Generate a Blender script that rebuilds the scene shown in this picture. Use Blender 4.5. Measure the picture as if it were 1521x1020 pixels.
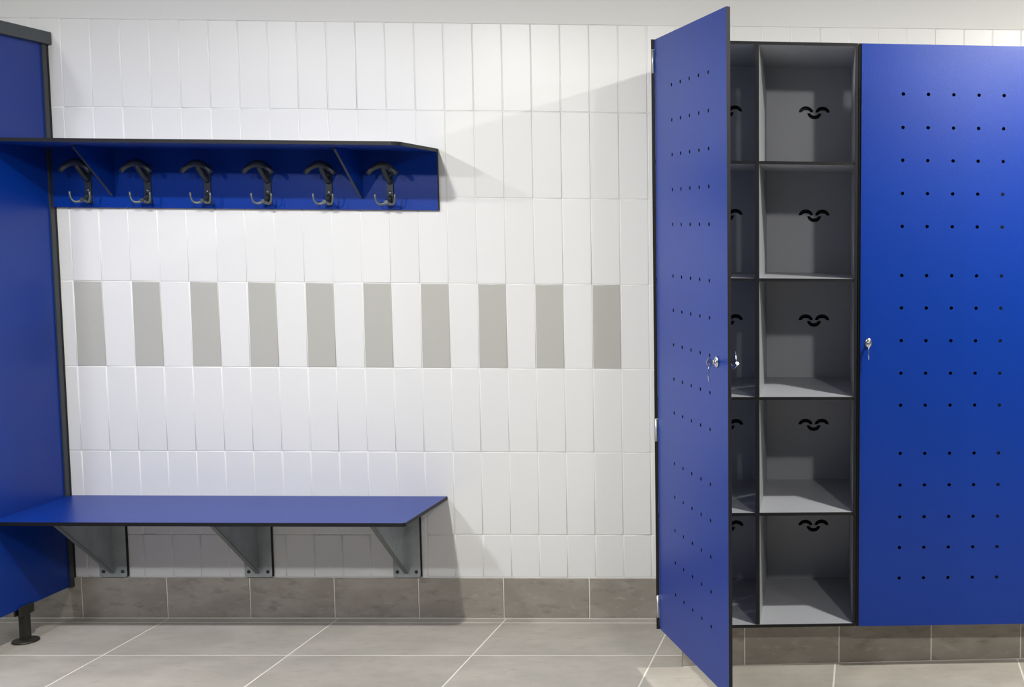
import bpy, bmesh, math, random
from mathutils import Vector, Matrix
from mathutils.geometry import delaunay_2d_cdt

random.seed(7)
S = bpy.context.scene
C = S.collection
for o in list(bpy.data.objects):
    bpy.data.objects.remove(o)

# ------------------------------------------------------------------ camera
CAM = Vector((2.8144, -4.0093, 1.4225))
R = [[0.99975664, -0.00819867, -0.02048028],
     [0.00648309, 0.99657228, -0.08247214],
     [0.02108624, 0.08231929, 0.99638291]]
cd = bpy.data.cameras.new('camera')
cam = bpy.data.objects.new('camera', cd)
C.objects.link(cam)
ax = Vector((R[0][0], R[0][2], -R[0][1]))
ay = -Vector((R[1][0], R[1][2], -R[1][1]))
az = -Vector((R[2][0], R[2][2], -R[2][1]))
cam.matrix_world = Matrix(((ax.x, ay.x, az.x, CAM.x), (ax.y, ay.y, az.y, CAM.y), (ax.z, ay.z, az.z, CAM.z), (0, 0, 0, 1)))
cd.sensor_fit = 'HORIZONTAL'
cd.sensor_width = 36
cd.lens = 1665 / 1521 * 36
cd.shift_x = (760.5 - 1329.05) / 1521
cd.shift_y = (477.52 - 510) / 1521
cd.clip_start = 0.02
S.camera = cam

# ------------------------------------------------------------------ world, lamps, exposure
w = bpy.data.worlds.new('world')
S.world = w
w.use_nodes = True
w.node_tree.nodes['Background'].inputs[0].default_value = (0.8, 0.85, 1, 1)
w.node_tree.nodes['Background'].inputs[1].default_value = 0.1
S.view_settings.view_transform = 'Standard'
S.view_settings.look = 'None'
S.view_settings.exposure = 0.0
S.view_settings.gamma = 1.0
S.view_settings.use_curve_mapping = False

CEIL = 2.58


def lamp(name, kind, loc, power, col, **kw):
    d = bpy.data.lights.new(name, kind)
    d.energy = power
    d.color = col
    for k, v in kw.items():
        setattr(d, k, v)
    o = bpy.data.objects.new(name, d)
    o.location = loc
    C.objects.link(o)
    return o


WARM = (1.0, 0.965, 0.90)
COOL = (0.93, 0.95, 1.0)
NEUT = (1.0, 0.985, 0.95)
# far row of opal ceiling lamps
for x, p, c in ((-0.2, 72, COOL), (1.04, 70, NEUT), (3.6, 72, WARM), (4.9, 34, WARM)):
    lamp('ceiling_lamp', 'POINT', (x, -3.3 if x < 3 else -3.08, 2.44), p, c, shadow_soft_size=0.05)
# near row of flush downlights
for x, y, z, p, c in ((-0.02, -1.65, 2.36, 22, COOL), (1.04, -1.65, 2.36, 44, NEUT), (3.6, -1.42, 2.44, 60, WARM)):
    lamp('downlight', 'AREA', (x, y, z), p, c, shape='DISK', size=0.10)


# ------------------------------------------------------------------ materials
def mat(name, col, rough=0.5, metal=0.0, coat=0.0, spec=0.5, bump=None, mottle=None, rand=0.0):
    """bump=(scale, strength, distance); mottle=(scale vec, second colour, contrast)"""
    m = bpy.data.materials.new(name)
    m.use_nodes = True
    nt = m.node_tree
    N, L = nt.nodes, nt.links
    b = N['Principled BSDF']
    b.inputs['Roughness'].default_value = rough
    b.inputs['Metallic'].default_value = metal
    b.inputs['Coat Weight'].default_value = coat
    b.inputs['Coat Roughness'].default_value = 0.15
    b.inputs['Specular IOR Level'].default_value = spec
    geo = N.new('ShaderNodeNewGeometry')
    colour = None
    base = N.new('ShaderNodeRGB')
    base.outputs[0].default_value = (*col, 1)
    colour = base.outputs[0]
    if mottle:
        layers = mottle if isinstance(mottle, list) else [mottle]
        for sc, c2, lo, hi, det in layers:
            mp = N.new('ShaderNodeMapping')
            mp.inputs['Scale'].default_value = sc
            L.new(geo.outputs['Position'], mp.inputs['Vector'])
            if rand:
                oi = N.new('ShaderNodeObjectInfo')
                ml = N.new('ShaderNodeMath'); ml.operation = 'MULTIPLY'; ml.inputs[1].default_value = 50
                L.new(oi.outputs['Random'], ml.inputs[0])
                cx = N.new('ShaderNodeCombineXYZ')
                L.new(ml.outputs[0], cx.inputs[1]); L.new(ml.outputs[0], cx.inputs[0])
                L.new(cx.outputs[0], mp.inputs['Location'])
            nz = N.new('ShaderNodeTexNoise')
            nz.inputs['Scale'].default_value = 1
            nz.inputs['Detail'].default_value = det
            nz.inputs['Roughness'].default_value = 0.6
            L.new(mp.outputs[0], nz.inputs['Vector'])
            mr = N.new('ShaderNodeMapRange')
            mr.inputs['From Min'].default_value = lo
            mr.inputs['From Max'].default_value = hi
            L.new(nz.outputs['Fac'], mr.inputs['Value'])
            mx = N.new('ShaderNodeMix'); mx.data_type = 'RGBA'
            L.new(mr.outputs[0], mx.inputs[0])
            L.new(colour, mx.inputs[6])
            mx.inputs[7].default_value = (*c2, 1)
            colour = mx.outputs[2]
    if rand:
        oi = N.new('ShaderNodeObjectInfo')
        mr = N.new('ShaderNodeMapRange')
        mr.inputs['To Min'].default_value = 1 - rand
        mr.inputs['To Max'].default_value = 1 + rand
        L.new(oi.outputs['Random'], mr.inputs['Value'])
        hs = N.new('ShaderNodeHueSaturation')
        L.new(mr.outputs[0], hs.inputs['Value'])
        L.new(colour, hs.inputs['Color'])
        colour = hs.outputs[0]
    L.new(colour, b.inputs['Base Color'])
    if bump:
        nz = N.new('ShaderNodeTexNoise')
        nz.inputs['Scale'].default_value = bump[0]
        nz.inputs['Detail'].default_value = bump[3] if len(bump) > 3 else 2
        L.new(geo.outputs['Position'], nz.inputs['Vector'])
        bp = N.new('ShaderNodeBump')
        bp.inputs['Strength'].default_value = bump[1]
        bp.inputs['Distance'].default_value = bump[2]
        L.new(nz.outputs['Fac'], bp.inputs['Height'])
        L.new(bp.outputs[0], b.inputs['Normal'])
    return m


M_white_tile = mat('white_glazed_tile', (0.70, 0.70, 0.69), 0.33, spec=0.35, bump=(9, 0.25, 0.004), rand=0.012)
M_grey_tile = mat('grey_glazed_tile', (0.43, 0.425, 0.39), 0.32, bump=(9, 0.2, 0.003), rand=0.02)
M_grout_wall = mat('white_grout', (0.76, 0.76, 0.745), 0.85, bump=(300, 0.2, 0.001))
M_plaster = mat('wall_paint', (0.67, 0.67, 0.655), 0.8, bump=(120, 0.1, 0.001))
M_ceiling = mat('ceiling_paint', (0.20, 0.20, 0.20), 0.9, bump=(120, 0.1, 0.001))
M_far = mat('far_wall_paint', (0.10, 0.11, 0.13), 0.8, bump=(120, 0.1, 0.001))
M_grout_floor = mat('floor_grout', (0.74, 0.72, 0.65), 0.9, bump=(300, 0.2, 0.001))
M_floor_tile = mat('stone_floor_tile', (0.385, 0.36, 0.315), 0.42, spec=0.35,
                   mottle=[((4, 6, 6), (0.46, 0.43, 0.38), 0.40, 0.64, 4),
                           ((16, 34, 34), (0.34, 0.315, 0.275), 0.54, 0.80, 6),
                           ((26, 60, 60), (0.50, 0.475, 0.43), 0.60, 0.82, 6)], bump=(160, 0.1, 0.001), rand=0.04)
M_skirt_tile = mat('stone_skirting_tile', (0.27, 0.245, 0.21), 0.5, spec=0.35,
                   mottle=[((5, 9, 9), (0.33, 0.305, 0.265), 0.42, 0.60, 4),
                           ((14, 30, 34), (0.19, 0.17, 0.145), 0.54, 0.74, 6),
                           ((22, 50, 60), (0.40, 0.375, 0.335), 0.58, 0.80, 6)], bump=(160, 0.1, 0.001), rand=0.06)
BLUE = (0.0, 0.028, 0.24)
M_blue = mat('blue_laminate', BLUE, 0.33, spec=0.34, bump=(420, 0.22, 0.001, 1))
M_core = mat('dark_laminate_core', (0.007, 0.007, 0.008), 0.5, spec=0.3)
M_grey_lam = mat('light_grey_laminate', (0.405, 0.42, 0.45), 0.42, bump=(420, 0.12, 0.001, 1))
M_anthracite = mat('anthracite_profile', (0.045, 0.055, 0.06), 0.42, bump=(200, 0.1, 0.001))
M_alu = mat('dark_aluminium', (0.045, 0.052, 0.058), 0.4, metal=0.3)
M_galv = mat('galvanised_steel', (0.36, 0.39, 0.395), 0.45, metal=0.2, bump=(60, 0.1, 0.002),
             mottle=[((20, 20, 14), (0.30, 0.33, 0.335), 0.45, 0.65, 4)])
M_brace = mat('dark_steel_strip', (0.17, 0.185, 0.185), 0.5, metal=0.2)  # darker steel tone for the diagonal brace
M_steel = mat('bright_steel', (0.72, 0.73, 0.72), 0.25, metal=1.0)
M_satin = mat('satin_steel', (0.62, 0.65, 0.66), 0.42, metal=0.7)
M_black = mat('black_plastic', (0.02, 0.022, 0.025), 0.32, spec=0.6)
M_hook = mat('dark_cast_metal', (0.042, 0.05, 0.054), 0.38, metal=0.3)
M_prong = mat('worn_cast_metal', (0.13, 0.15, 0.155), 0.35, metal=0.4)
M_footm = mat('bronze_dark_metal', (0.035, 0.033, 0.027), 0.45, metal=0.4)


# ------------------------------------------------------------------ mesh helpers
def box(bm, x0, x1, y0, y1, z0, z1, mi=0, skip=()):
    v = [bm.verts.new((x, y, z)) for x in (x0, x1) for y in (y0, y1) for z in (z0, z1)]
    F = {'-x': (0, 1, 3, 2), '+x': (4, 6, 7, 5), '-y': (0, 4, 5, 1), '+y': (2, 3, 7, 6), '-z': (0, 2, 6, 4), '+z': (1, 5, 7, 3)}
    for k, f in F.items():
        m_ = mi.get(k, mi.get('', 0)) if isinstance(mi, dict) else mi
        fc = bm.faces.new([v[i] for i in f])
        fc.material_index = m_
    return v


def prism(bm, pts, axis, a, b, mi_side=0, mi_cap=0):
    """pts: 2-D outline; axis 'x','y','z' is the thickness axis from a to b"""
    def P(p, t):
        return {'x': (t, p[0], p[1]), 'y': (p[0], t, p[1]), 'z': (p[0], p[1], t)}[axis]
    va = [bm.verts.new(P(p, a)) for p in pts]
    vb = [bm.verts.new(P(p, b)) for p in pts]
    n = len(pts)
    f = bm.faces.new(va); f.material_index = mi_cap
    f = bm.faces.new(vb[::-1]); f.material_index = mi_cap
    for i in range(n):
        f = bm.faces.new((va[i], vb[i], vb[(i + 1) % n], va[(i + 1) % n]))
        f.material_index = mi_side


def tube(bm, path, rad, seg=10, flat=None):
    """swept tube with radius per point; flat=(sx, sz) optional squash in the frame"""
    pts = [Vector(p) for p in path]
    rs = rad if isinstance(rad, (list, tuple)) else [rad] * len(pts)
    rings = []
    up = None
    for i, p in enumerate(pts):
        t = (pts[min(i + 1, len(pts) - 1)] - pts[max(i - 1, 0)]).normalized()
        if up is None:
            up = Vector((0, 1, 0)) if abs(t.y) < 0.9 else Vector((1, 0, 0))
        a = (up - t * up.dot(t)).normalized()
        up = a
        b = t.cross(a)
        fa, fb = flat or (1, 1)
        rings.append([bm.verts.new(p + (a * math.cos(2 * math.pi * k / seg) * fa + b * math.sin(2 * math.pi * k / seg) * fb) * rs[i]) for k in range(seg)])
    for i in range(len(rings) - 1):
        for k in range(seg):
            f = bm.faces.new((rings[i][k], rings[i][(k + 1) % seg], rings[i + 1][(k + 1) % seg], rings[i + 1][k]))
            f.smooth = True
    bm.faces.new(rings[0][::-1])
    bm.faces.new(rings[-1])


def lathe(bm, prof, seg=20, centre=(0, 0, 0), axis='z'):
    """prof: list of (r, h)"""
    cx, cy, cz = centre
    rings = []
    for r, h in prof:
        ring = []
        for k in range(seg):
            a = 2 * math.pi * k / seg
            u, v_ = r * math.cos(a), r * math.sin(a)
            p = {'z': (cx + u, cy + v_, cz + h), 'y': (cx + u, cy + h, cz + v_), 'x': (cx + h, cy + u, cz + v_)}[axis]
            ring.append(bm.verts.new(p))
        rings.append(ring)
    for i in range(len(rings) - 1):
        for k in range(seg):
            f = bm.faces.new((rings[i][k], rings[i][(k + 1) % seg], rings[i + 1][(k + 1) % seg], rings[i + 1][k]))
            f.smooth = True
    bm.faces.new(rings[0][::-1]); bm.faces.new(rings[-1])


def holed_plate(bm, outline, holes, axis, a, b, mi_face=0, mi_edge=1, mi_back=None):
    """flat plate with real holes cut through it. outline/holes are lists of 2-D points"""
    vs, edges = [], []

    def loop(l):
        s = len(vs)
        vs.extend(Vector(p) for p in l)
        for i in range(len(l)):
            edges.append((s + i, s + (i + 1) % len(l)))
        return s
    loop(outline)
    for h in holes:
        loop(h)
    ov, oe, of, orig, _, _ = delaunay_2d_cdt(vs, edges, [], 1, 1e-7)

    def inside(p, poly):
        c = False
        n = len(poly)
        for i in range(n):
            x1, y1 = poly[i]; x2, y2 = poly[(i + 1) % n]
            if (y1 > p[1]) != (y2 > p[1]) and p[0] < (x2 - x1) * (p[1] - y1) / (y2 - y1) + x1:
                c = not c
        return c
    boxes = [(min(p[0] for p in h), max(p[0] for p in h), min(p[1] for p in h), max(p[1] for p in h), h) for h in holes]

    def P(p, t):
        return {'x': (t, p[0], p[1]), 'y': (p[0], t, p[1]), 'z': (p[0], p[1], t)}[axis]
    A = [bm.verts.new(P(p, a)) for p in ov]
    B = [bm.verts.new(P(p, b)) for p in ov]
    for f in of:
        c = (sum(ov[i][0] for i in f) / len(f), sum(ov[i][1] for i in f) / len(f))
        if not inside(c, outline):
            continue
        if any(q[0] < c[0] < q[1] and q[2] < c[1] < q[3] and inside(c, q[4]) for q in boxes):
            continue
        fa = bm.faces.new([A[i] for i in f]); fa.material_index = mi_face
        fb = bm.faces.new([B[i] for i in f][::-1]); fb.material_index = mi_face if mi_back is None else mi_back
    idx = {}
    for i, src in enumerate(orig):
        for q in src:
            idx[q] = i
    start = 0
    for l in [outline] + list(holes):
        ids = [idx[start + q] for q in range(len(l))]
        start += len(l)
        for k in range(len(ids)):
            i, j = ids[k], ids[(k + 1) % len(ids)]
            f = bm.faces.new((A[i], A[j], B[j], B[i])); f.material_index = mi_edge


def circle(x, y, r, n=12):
    return [(x + r * math.cos(2 * math.pi * k / n + 0.1), y + r * math.sin(2 * math.pi * k / n + 0.1)) for k in range(n)]


def mesh(name, bm, mats, bevel=0, smooth=False):
    bmesh.ops.recalc_face_normals(bm, faces=bm.faces)
    me = bpy.data.meshes.new(name)
    bm.to_mesh(me)
    bm.free()
    for m in (mats if isinstance(mats, (list, tuple)) else [mats]):
        me.materials.append(m)
    return me


def obj(name, bm, mats, parent=None, bevel=0, loc=(0, 0, 0), seg=2):
    me = bm if isinstance(bm, bpy.types.Mesh) else mesh(name, bm, mats)
    o = bpy.data.objects.new(name, me)
    C.objects.link(o)
    o.location = loc
    if parent:
        o.parent = parent
    if bevel:
        md = o.modifiers.new('bevel', 'BEVEL')
        md.width = bevel; md.segments = seg; md.limit_method = 'ANGLE'; md.angle_limit = math.radians(40)
    return o


def tag(o, label=None, cat=None, group=None, kind=None):
    for k, v in (('label', label), ('category', cat), ('group', group), ('kind', kind)):
        if v:
            o[k] = v
    return o


def empty(name, loc, rz=0.0):
    o = bpy.data.objects.new(name, None)
    o.empty_display_size = 0.1
    o.location = loc
    o.rotation_euler = (0, 0, rz)
    C.objects.link(o)
    return o


# ------------------------------------------------------------------ the room
TW, TH, Z6 = 0.1011, 0.3029, 0.3081
SK = 0.1496
XL, XR, YF = -3.2, 6.2, -6.6

bm = bmesh.new(); box(bm, XL - .1, XR + .1, YF - .1, .2, -.12, -.0009)
floor = tag(obj('floor', bm, M_grout_floor), kind='structure')
bm = bmesh.new(); box(bm, XL - .1, XR + .1, YF - .1, .2, CEIL, CEIL + .1)
tag(obj('ceiling', bm, M_ceiling), kind='structure')
ZT = Z6 + 6 * TH
bm = bmesh.new()
box(bm, XL - .1, XR + .1, .0022, .2, -.002, ZT, 0)
box(bm, XL - .1, XR + .1, -.0005, .2, ZT, CEIL, 1)
wall = tag(obj('wall_back', bm, [M_grout_wall, M_plaster]), kind='structure')
for nm, b_ in (('wall_left', (XL - .1, XL, YF, 0)), ('wall_right', (XR, XR + .1, YF, 0)), ('wall_front', (XL, XR, YF - .1, YF))):
    bm = bmesh.new(); box(bm, *b_, -.002, CEIL)
    tag(obj(nm, bm, M_far), kind='structure')


def tile_mesh(name, wd, ht, th, m, bev, axis='y', tilt=0.0):
    """pillow-edged tile, centre at the origin of its face; faces -Y (wall) or +Z (floor)"""
    bm = bmesh.new()
    hw, hh = wd / 2, ht / 2
    rings = []
    for ins, d in ((0, th), (0, bev * .75), (bev * .45, bev * .22), (bev, 0)):
        ring = []
        for sx, sy in ((-1, -1), (1, -1), (1, 1), (-1, 1)):
            x, y = sx * (hw - ins), sy * (hh - ins)
            dd = d + tilt * (x / hw) * 0.0006 - tilt * (y / hh) * 0.0004 * (d < th)
            ring.append(bm.verts.new((x, dd, y) if axis == 'y' else (x, y, -dd)))
        rings.append(ring)
    for i in range(3):
        for k in range(4):
            f = bm.faces.new((rings[i][k], rings[i][(k + 1) % 4], rings[i + 1][(k + 1) % 4], rings[i + 1][k]))
            f.smooth = i > 0
    bm.faces.new(rings[-1])
    return mesh(name, bm, m)


G = 0.0020
white_full = [tile_mesh('tile', TW - G, TH - G, .004, M_white_tile, .0024, tilt=t) for t in (-1, -.4, 0, .4, 1)]
grey_full = tile_mesh('tile', TW - G, TH - G, .004, M_grey_tile, .0028)
cut_h = Z6 - SK
white_cut = [tile_mesh('tile', TW - G, cut_h - G, .004, M_white_tile, .0028, tilt=t) for t in (-.7, 0, .7)]
for c in range(-4, 37):
    for r in range(7):
        if r == 0:
            me, zc = random.choice(white_cut), SK + cut_h / 2
        else:
            me, zc = random.choice(white_full), Z6 + (r - .5) * TH
            if r == 3 and 0 <= c <= 18 and c % 2 == 0:
                me = grey_full
        o = obj('tile', me, None, wall, loc=((c + .5) * TW, 0, zc))
        if me is grey_full:
            o['label'] = 'grey accent tile'

# the tiling further along the wall, outside the photograph: one joined part
bm = bmesh.new()
for c in list(range(-31, -4)) + list(range(37, 61)):
    for r in range(7):
        za, zb = (SK, Z6) if r == 0 else (Z6 + (r - 1) * TH, Z6 + r * TH)
        box(bm, c * TW + G / 2, (c + 1) * TW - G / 2, 0, .003, za + G / 2, zb - G / 2)
tag(obj('tiles_beyond', bm, M_white_tile, wall), kind='stuff')

# baseboard tiles
bm = bmesh.new(); box(bm, XL, XR, -.006, .001, 0, SK - .001)
base = tag(obj('baseboard_back', bm, M_grout_floor), kind='structure')
xs = [.2815 - 5 * .3025 + .3025 * k for k in range(-5, 5)] + [.2815, .5773, .8788, 1.1812, 1.487, 1.7963] + [1.7963 + .3025 * k for k in range(1, 14)]
for a, b in zip(xs, xs[1:]):
    me = tile_mesh('tile', b - a - .0045, SK - .004, .004, M_skirt_tile, .0012)
    obj('tile', me, None, base, loc=((a + b) / 2, -.009, SK / 2 + .0015))

# floor tiles
ys = [-.0095, -.052] + [-.361 - .3023 * k for k in range(0, 8)]
fm = {}
for j in range(-5, 7):
    x0 = .2855 + j * .6046
    for a, b in zip(ys, ys[1:]):
        k = round(a - b, 4)
        if k not in fm:
            fm[k] = tile_mesh('tile', .6046 - .0058, k - .0058, .0014, M_floor_tile, .0006, axis='z')
        obj('tile', fm[k], None, floor, loc=(x0 + .3023, (a + b) / 2, 0))
bm = bmesh.new(); box(bm, XL, XR, YF, ys[-1] - .003, -.0015, 0)
obj('screed', bm, M_floor_tile, floor)

# ------------------------------------------------------------------ locker frame of reference
LX, LD, LY = 2.1451, .5262, .045
LB, LT = .1500, 1.9913


def linst(name):
    return empty(name, (LX, -LD, 0), LY)


# tiled plinth (local coordinates: x right, y back, z up)
plinth = tag(empty('trim_plinth', (LX, -LD, 0), LY), kind='structure')
plinth.rotation_euler = (0, 0, .062)
PY = .060
bm = bmesh.new(); box(bm, .070, 1.245, PY + .0015, .40, 0, LB - .001)
core = obj('plinth_core', bm, M_grout_floor, plinth)
xs = [.066, .2687, .5760, .8800, 1.1790, 1.250]
for a, b in zip(xs, xs[1:]):
    me = tile_mesh('tile', b - a - .004, LB - .006, .006, M_skirt_tile, .0012)
    obj('tile', me, None, plinth, loc=((a + b) / 2, PY, LB / 2 + .0))
me = tile_mesh('tile', .30, LB - .006, .004, M_skirt_tile, .0012)
o = obj('tile', me, None, plinth, loc=(.066, PY + .155, LB / 2)); o.rotation_euler = (0, 0, -math.pi / 2)

# ------------------------------------------------------------------ lockers
W1 = .632          # outer width of one unit
T = .010
DEP = .485
shelf_z = [LB, .5165, .8870, 1.2600, 1.6225, 1.9800]   # top of each board's front edge region
# grey faces with a dark core on the front edge
mi_v = {'': 0, '-y': 1, '-z': 1, '+z': 1}


def crescent(cx, cz, a, b, th, sg, n=9):
    out, inn = [], []
    for k in range(n):
        t = math.pi * k / (n - 1)
        out.append((cx + a * math.cos(t), cz + sg * b * math.sin(t)))
        inn.append((cx + (a - th * .80) * math.cos(t), cz + sg * ((b - th) * math.sin(t) + .0008)))
    return out + inn[::-1]


def vents(xc, zc):
    return [crescent(xc - .0290, zc + .0005, .0255, .0215, .0145, 1),
            crescent(xc + .0290, zc + .0005, .0255, .0215, .0145, 1),
            crescent(xc, zc - .0015, .0245, .0215, .0140, -1)]


def locker_body(t, x0, first):
    DEP = .485 if first else .452
    M_in = M_grey_lam if first else M_anthracite  # closed unit coloured dark inside, standing in for shade behind its door holes
    # side walls
    for xa in (x0, x0 + W1 - T):
        bm = bmesh.new(); box(bm, xa, xa + T, 0, DEP, LB, LT, {'': 0, '-y': 1, '-z': 1, '+z': 1})
        obj('side_panel', bm, [M_in, M_core], t, bevel=.0006, seg=1)
    # top and bottom boards
    for nm, za, zb in (('bottom_panel', LB, LB + T), ('top_panel', LT - T, LT)):
        bm = bmesh.new(); box(bm, x0 + T, x0 + W1 - T, 0, DEP, za, zb, {'': 0, '-y': 1})
        obj(nm, bm, [M_in, M_core], t)
    if not first:
        bm = bmesh.new(); box(bm, x0 + T, x0 + W1 - T, DEP - .008, DEP, LB + T, LT - T)
        obj('back_panel', bm, M_in, t)
        return
    xm = x0 + .3135
    bm = bmesh.new(); box(bm, xm, xm + .013, .001, DEP - .008, LB + T, LT - T, {'': 0, '-y': 1})
    obj('divider', bm, [M_in, M_core], t)
    for z in shelf_z[1:-1]:
        for xa, xb in ((x0 + T, xm), (xm + .013, x0 + W1 - T)):
            bm = bmesh.new(); box(bm, xa, xb, .003, DEP - .008, z - .004, z + .006, {'': 0, '-y': 1})
            obj('shelf', bm, [M_in, M_core], t)
    holes = []
    for z in (1.826, 1.467, 1.096, .721, .353):
        holes += vents(.4875, z) + vents(.182, z)
    bm = bmesh.new()
    holed_plate(bm, [(x0 + T, LB + T), (x0 + W1 - T, LB + T), (x0 + W1 - T, LT - T), (x0 + T, LT - T)], holes, 'y', DEP - .008, DEP, 0, 1)
    obj('back_panel', bm, [M_in, M_core], t)
    bm = bmesh.new(); box(bm, x0 + T, x0 + W1 - T, DEP + .012, DEP + .015, LB + T, LT - T)
    obj('vent_blackout', bm, M_core, t)  # added dark sheet behind the vents, keeps light out so they look black


DW = .603
hole_z = [1.838, 1.736, 1.635, 1.533, 1.431, 1.278, 1.176, 1.073, .970, .868, .714, .612, .509, .4095, .310]


def door_mesh(u_list):
    hs = [circle(u, z, .0056, 12) for u in u_list for z in hole_z]
    bm = bmesh.new()
    holed_plate(bm, [(0, LB + .004), (DW, LB + .004), (DW, LT - .002), (0, LT - .002)], hs, 'y', -.010, 0, 0, 1)
    return mesh('door', bm, [M_blue, M_core])


# --- open locker
l1 = tag(linst('locker_cabinet'), 'open two-column locker of grey cubbyholes behind a swung-out blue door', 'locker')
locker_body(l1, -.006, True)
dm = door_mesh([.158, .2355, .313, .390, .4665])
door = obj('door', dm, None, l1, loc=(.0150, -.003, 0))
door.rotation_euler = (0, 0, -1.122)


def lock(parent, u, z, y=-.010):
    """cylinder lock with an oval rose on the outside"""
    bm = bmesh.new()
    lathe(bm, [(.0085, .001), (.0115, -.001), (.0115, -.004), (.0085, -.0065), (.0045, -.007)], 20, (0, 0, 0), 'y')
    for v in bm.verts:
        v.co.z *= 1.35
    lathe(bm, [(.0052, -.006), (.0056, -.013), (.0040, -.014)], 16, (0, 0, 0), 'y')
    box(bm, -.0008, .0008, -.0150, -.0135, -.004, .004)
    return obj('lock', bm, M_steel, parent, loc=(u, y, z))


lk = lock(door, .5265, 1.062)
bm = bmesh.new()   # cam bolt on the inner face of the door
lathe(bm, [(.0100, 0), (.0110, .004), (.0085, .014), (.0085, .020)], 18, (0, 0, 0), 'y')
tube(bm, [(0, .016, 0), (.006, .022, -.010), (.016, .026, -.014), (.030, .026, -.008), (.040, .026, 0)], [.0045, .0045, .004, .004, .005], 8)
tube(bm, [(.034, .026, -.004), (.026, .027, .014), (.018, .028, .030)], [.003, .0022, .0016], 6)
obj('latch', bm, M_steel, door, loc=(.540, 0, 1.062))


def hinge(parent, z, u):
    bm = bmesh.new()
    tube(bm, [(0, -.004, -.035), (0, -.004, .035)], .0042, 12)
    box(bm, -.0045, .0055, -.0018, .001, -.036, .012)
    box(bm, -.0035, .0055, -.0026, .001, .014, .036)
    return obj('hinge', bm, M_satin, parent, loc=(u, 0, z))


for z in (1.925, .790, .225):
    hinge(l1, z, .0)


def key(name, loc, rz, label):
    bm = bmesh.new()
    # blade in the lock, flat oval bow hanging down, narrow tag wire below
    box(bm, -.0009, .0009, -.012, .006, -.0022, .0022)
    pts = [(.0 + .0085 * math.cos(a), -.001 + .0115 * math.sin(a)) for a in [k * math.pi / 9 for k in range(18)]]
    hs = [(.0 + .0030 * math.cos(a), -.005 + .0030 * math.sin(a)) for a in [k * math.pi / 5 for k in range(10)]]
    # bow plane faces sideways
    holed_plate(bm, [(p[0] - .012, p[1]) for p in pts], [[(p[0] - .015, p[1]) for p in hs]], 'x', -.0010, .0010, 0, 0)
    o = obj(name, bm, M_steel, None, loc=loc)
    o.rotation_euler = (0, 0, rz)
    tag(o, label, 'key')
    bm = bmesh.new()
    tube(bm, [(0, -.014, -.009), (.0005, -.015, -.020), (0, -.016, -.034), (.001, -.015, -.052)], [.0012, .0016, .0018, .0014], 6)
    obj('key_ring', bm, M_steel, o)
    return o


def lworld(p, rz=LY):
    v = Matrix.Rotation(LY, 3, 'Z') @ Vector(p)
    return Vector((LX, -LD, 0)) + v


du = Matrix.Rotation(-1.122, 3, 'Z') @ Vector((.5265, -.0205, 1.062))
key('key', lworld(Vector((.0150, -.003, 0)) + du), LY - 1.122, 'small steel key in the lock of the open blue locker door')

# --- closed locker
l2 = tag(linst('locker_cabinet'), 'closed locker with flat blue door pierced by rows of small holes', 'locker')
locker_body(l2, W1 + .001 - .006, False)
dx = .6355
dm2 = door_mesh([.1290, .2070, .2860, .3645, .4430])
d2 = obj('door', dm2, None, l2, loc=(dx, -.002, 0))
lock(d2, .0255, 1.0665)
for z in (1.925, .790, .225):
    hinge(l2, z, dx + DW + .006)
key('key', lworld((dx + .0255, -.0255, 1.0665)), LY, 'small steel key hanging from the lock of the closed blue locker door')

# ------------------------------------------------------------------ cubicle partition on the left
PX = -.0485
part = tag(empty('partition_panel', (PX, -.7, 0)), 'tall blue partition with an anthracite top rail, standing on metal feet', 'partition')
PL = 1.2
bm = bmesh.new(); box(bm, -.013, 0, .7 - PL, .694, .122, 2.040, {'': 1, '-x': 0, '+x': 0})
obj('panel', bm, [M_blue, M_core], part)
bm = bmesh.new(); box(bm, -.050, .0205, .7 - PL, .698, 2.034, 2.077)
obj('top_rail', bm, M_anthracite, part, bevel=.003)
bm = bmesh.new()
box(bm, -.019, .0050, .672, .699, .118, 2.034, 0)
box(bm, -.014, .0060, .692, .699, .119, 2.034, 1)
obj('wall_channel', bm, [M_alu, M_core], part)
for yy in (.463, -.35):
    bm = bmesh.new()
    lathe(bm, [(.038, 0), (.040, .003), (.038, .007), (.030, .009), (.012, .011)], 28, (-.0065, yy, 0))
    box(bm, -.0185, .0055, yy - .012, yy + .012, .010, .122)
    box(bm, -.019, -.0135, yy - .030, yy + .030, .095, .140)
    box(bm, .0005, .006, yy - .034, yy + .030, .095, .128)
    obj('foot', bm, M_footm, part, bevel=.0012)

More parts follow.
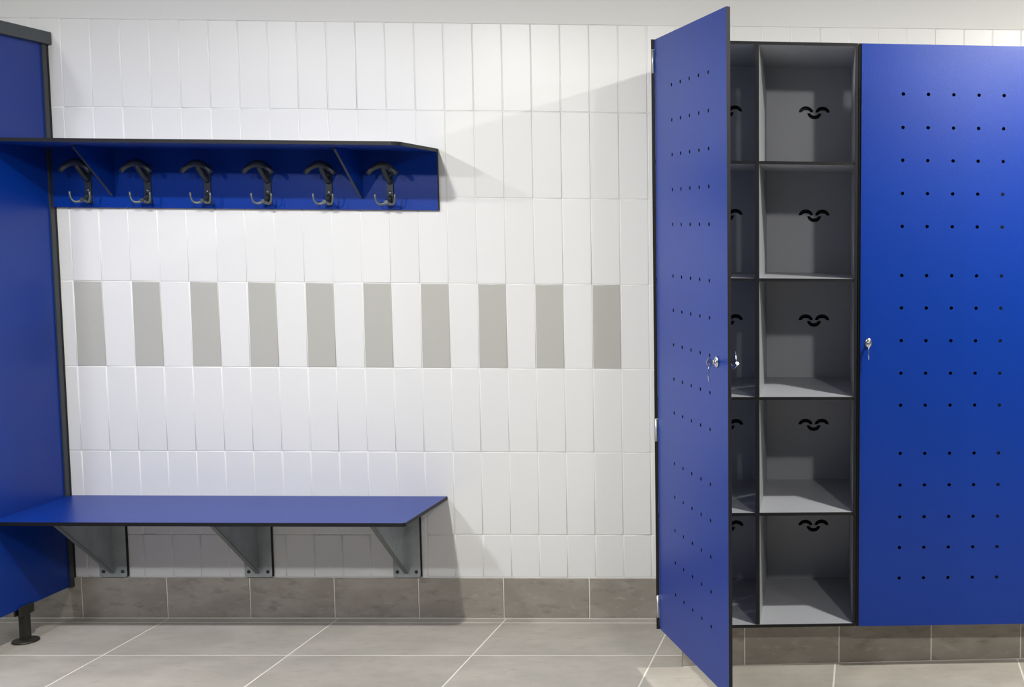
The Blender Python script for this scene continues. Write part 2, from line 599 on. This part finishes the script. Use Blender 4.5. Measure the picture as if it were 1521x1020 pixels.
# ------------------------------------------------------------------ coat rack
RX = 1.2885
rack = tag(empty('coat_rack', (.62, 0, 1.47)), 'blue wall shelf with a row of dark double coat hooks below it', 'coat rack')
ZS = 1.6905
x0, x1 = PX - .62, RX - .62
bm = bmesh.new(); box(bm, x0, x1, -.013, -.0008, 1.4745 - 1.47, ZS - .012 - 1.47, {'': 1, '-y': 0, '+y': 0})
obj('back_board', bm, [M_blue, M_core], rack)
bm = bmesh.new()
SD = .335
out = [(x0, -.0008), (x0, -SD)] + [(x1 - .03 + .03 * math.sin(a), -SD + .03 - .03 * math.cos(a)) for a in [k * math.pi / 12 for k in range(7)]] + [(x1, -.0008)]
prism(bm, out, 'z', ZS - .012 - 1.47, ZS - 1.47, 1, 0)
obj('shelf_board', bm, [M_blue, M_core], rack)
for gx in (.1701, 1.0286):
    bm = bmesh.new()
    prism(bm, [(-.013, 1.516 - 1.47), (-.013, ZS - .012 - 1.47), (-.205, ZS - .012 - 1.47), (-.205, ZS - .020 - 1.47), (-.024, 1.516 - 1.47)], 'x', gx - .62 - .008, gx - .62, 1, 0)
    obj('gusset', bm, [M_blue, M_alu], rack)


def arc(p0, p1, p2, n=8):
    p0, p1, p2 = map(Vector, (p0, p1, p2))
    return [(p0 * (1 - t) ** 2 + p1 * 2 * t * (1 - t) + p2 * t * t) for t in [k / n for k in range(n + 1)]]


def hook_mesh():
    bm = bmesh.new()
    # wall plate, slightly tapered
    prism(bm, [(-.013, -.052), (.013, -.052), (.011, -.020), (.010, .060), (.013, .082), (-.013, .082), (-.010, .060), (-.011, -.020)], 'y', -.005, 0)
    # upper arm rising out to the cross bar
    tube(bm, arc((0, -.003, .030), (0, -.030, .045), (0, -.060, .083)) , [.010, .010, .0095, .009, .009, .009, .009, .0095, .0105], 10)
    # lower stem
    tube(bm, arc((0, -.003, -.020), (0, -.020, -.045), (0, -.040, -.040), 6), [.008, .008, .008, .0075, .007, .007, .007], 10)
    bmesh.ops.remove_doubles(bm, verts=bm.verts, dist=1e-6)
    return mesh('hook_base', bm, M_hook)


def bar_mesh():
    bm = bmesh.new()
    pth = arc((-.050, -.066, .056), (0, -.058, .120), (.050, -.066, .056), 12)
    tube(bm, pth, [.0075, .0085, .009, .010, .0115, .0125, .013, .0125, .0115, .010, .009, .0085, .0075], 10)
    return mesh('hat_bar', bm, M_hook)


def prong_mesh(s):
    bm = bmesh.new()
    tube(bm, arc((0, -.030, -.040), (s * .036, -.044, -.064), (s * .034, -.048, -.012), 9), [.005, .005, .0045, .0042, .004, .0036, .0033, .0032, .0032, .0034], 8)
    return mesh('prong', bm, M_prong)


def screw_mesh():
    bm = bmesh.new()
    lathe(bm, [(.0046, 0), (.0044, -.0018), (.0025, -.003)], 12, (0, 0, 0), 'y')
    return mesh('screw', bm, M_steel)


hm, bmh, pl, pr, sm = hook_mesh(), bar_mesh(), prong_mesh(-1), prong_mesh(1), screw_mesh()
for hx in (.0805, .2855, .4915, .7000, .9115, 1.1245):
    h = obj('coat_hook', hm, None, rack, loc=(hx - .62, -.013, 1.541 - 1.47))
    obj('hat_bar', bmh, None, h)
    obj('prong', pl, None, h)
    obj('prong', pr, None, h)
    obj('screw', sm, None, h, loc=(0, -.005, -.006))
    obj('screw', sm, None, h, loc=(0, -.005, .072))

# ------------------------------------------------------------------ bench
BZ, BD, BXR = .4490, .3714, 1.2907
bench = tag(empty('bench', (.62, 0, 0)), 'wall-mounted blue bench seat on three triangular steel brackets', 'bench')
x0, x1 = PX - .62, BXR - .62
bm = bmesh.new()
rr = .012
out = [(x0, -.001), (x0, -BD)] + [(x1 - rr + rr * math.sin(a), -BD + rr - rr * math.cos(a)) for a in [k * math.pi / 12 for k in range(7)]] + [(x1, -.001)]
prism(bm, out, 'z', BZ - .0125, BZ, 1, 0)
obj('seat_board', bm, [M_blue, M_core], bench)
bm = bmesh.new(); prism(bm, [(-.008, .4372), (-.008, .185), (-.030, .185), (-.285, .420), (-.285, .4372)], 'x', -.0015, .0015)
gus = mesh('gusset', bm, M_galv)
bm = bmesh.new()
q0, q1 = Vector((0, -.016, .168)), Vector((0, -.290, .4225))
dv = (q1 - q0).normalized(); nv = Vector((0, dv.z, -dv.y)) * .004
vv = []
for p in (q0, q1):
    for sx in (-.007, .007):
        for sn in (-1, 0):
            vv.append(bm.verts.new(p + Vector((sx, 0, 0)) + nv * sn * -1))
for f in ((0, 1, 3, 2), (4, 6, 7, 5), (0, 4, 5, 1), (2, 3, 7, 6), (0, 2, 6, 4), (1, 5, 7, 3)):
    bm.faces.new([vv[i] for i in f])
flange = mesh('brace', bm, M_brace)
bm = bmesh.new()
rc = .008
c_ = [(-.0485 + rc - rc * math.cos(a), .1515 + rc - rc * math.sin(a)) for a in [k * math.pi / 8 for k in range(5)]]
outl = [(-.0485, .4372)] + c_ + [(-x, z) for x, z in c_[::-1]] + [(.0485, .4372)]
prism(bm, outl, 'y', -.008, -.0008, 0, 0)
wp = mesh('wall_plate', bm, M_galv)
bm = bmesh.new(); box(bm, -.022, .022, -.300, -.008, .4335, .4370)
tp = mesh('seat_plate', bm, M_galv)
bm = bmesh.new(); box(bm, .0475, .0530, -.0065, -.0008, .155, .4370)  # dark strip along the right edge of the wall plate
bk = mesh('dark_edge', bm, M_core)
bm = bmesh.new()
lathe(bm, [(.0065, 0), (.0065, -.001), (.0040, -.0015), (.0040, -.006), (.002, -.0075)], 10, (0, 0, 0), 'y')
bolt = mesh('bolt', bm, M_alu)
for bx in (.0945, .6105, 1.1415):
    b = obj('bracket', wp, None, bench, loc=(bx - .62, 0, 0))
    obj('gusset', gus, None, b)
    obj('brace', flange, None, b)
    obj('seat_plate', tp, None, b)
    obj('dark_edge', bk, None, b)
    for s in (-1, 1):
        obj('bolt', bolt, None, b, loc=(s * .034, -.008, .172))
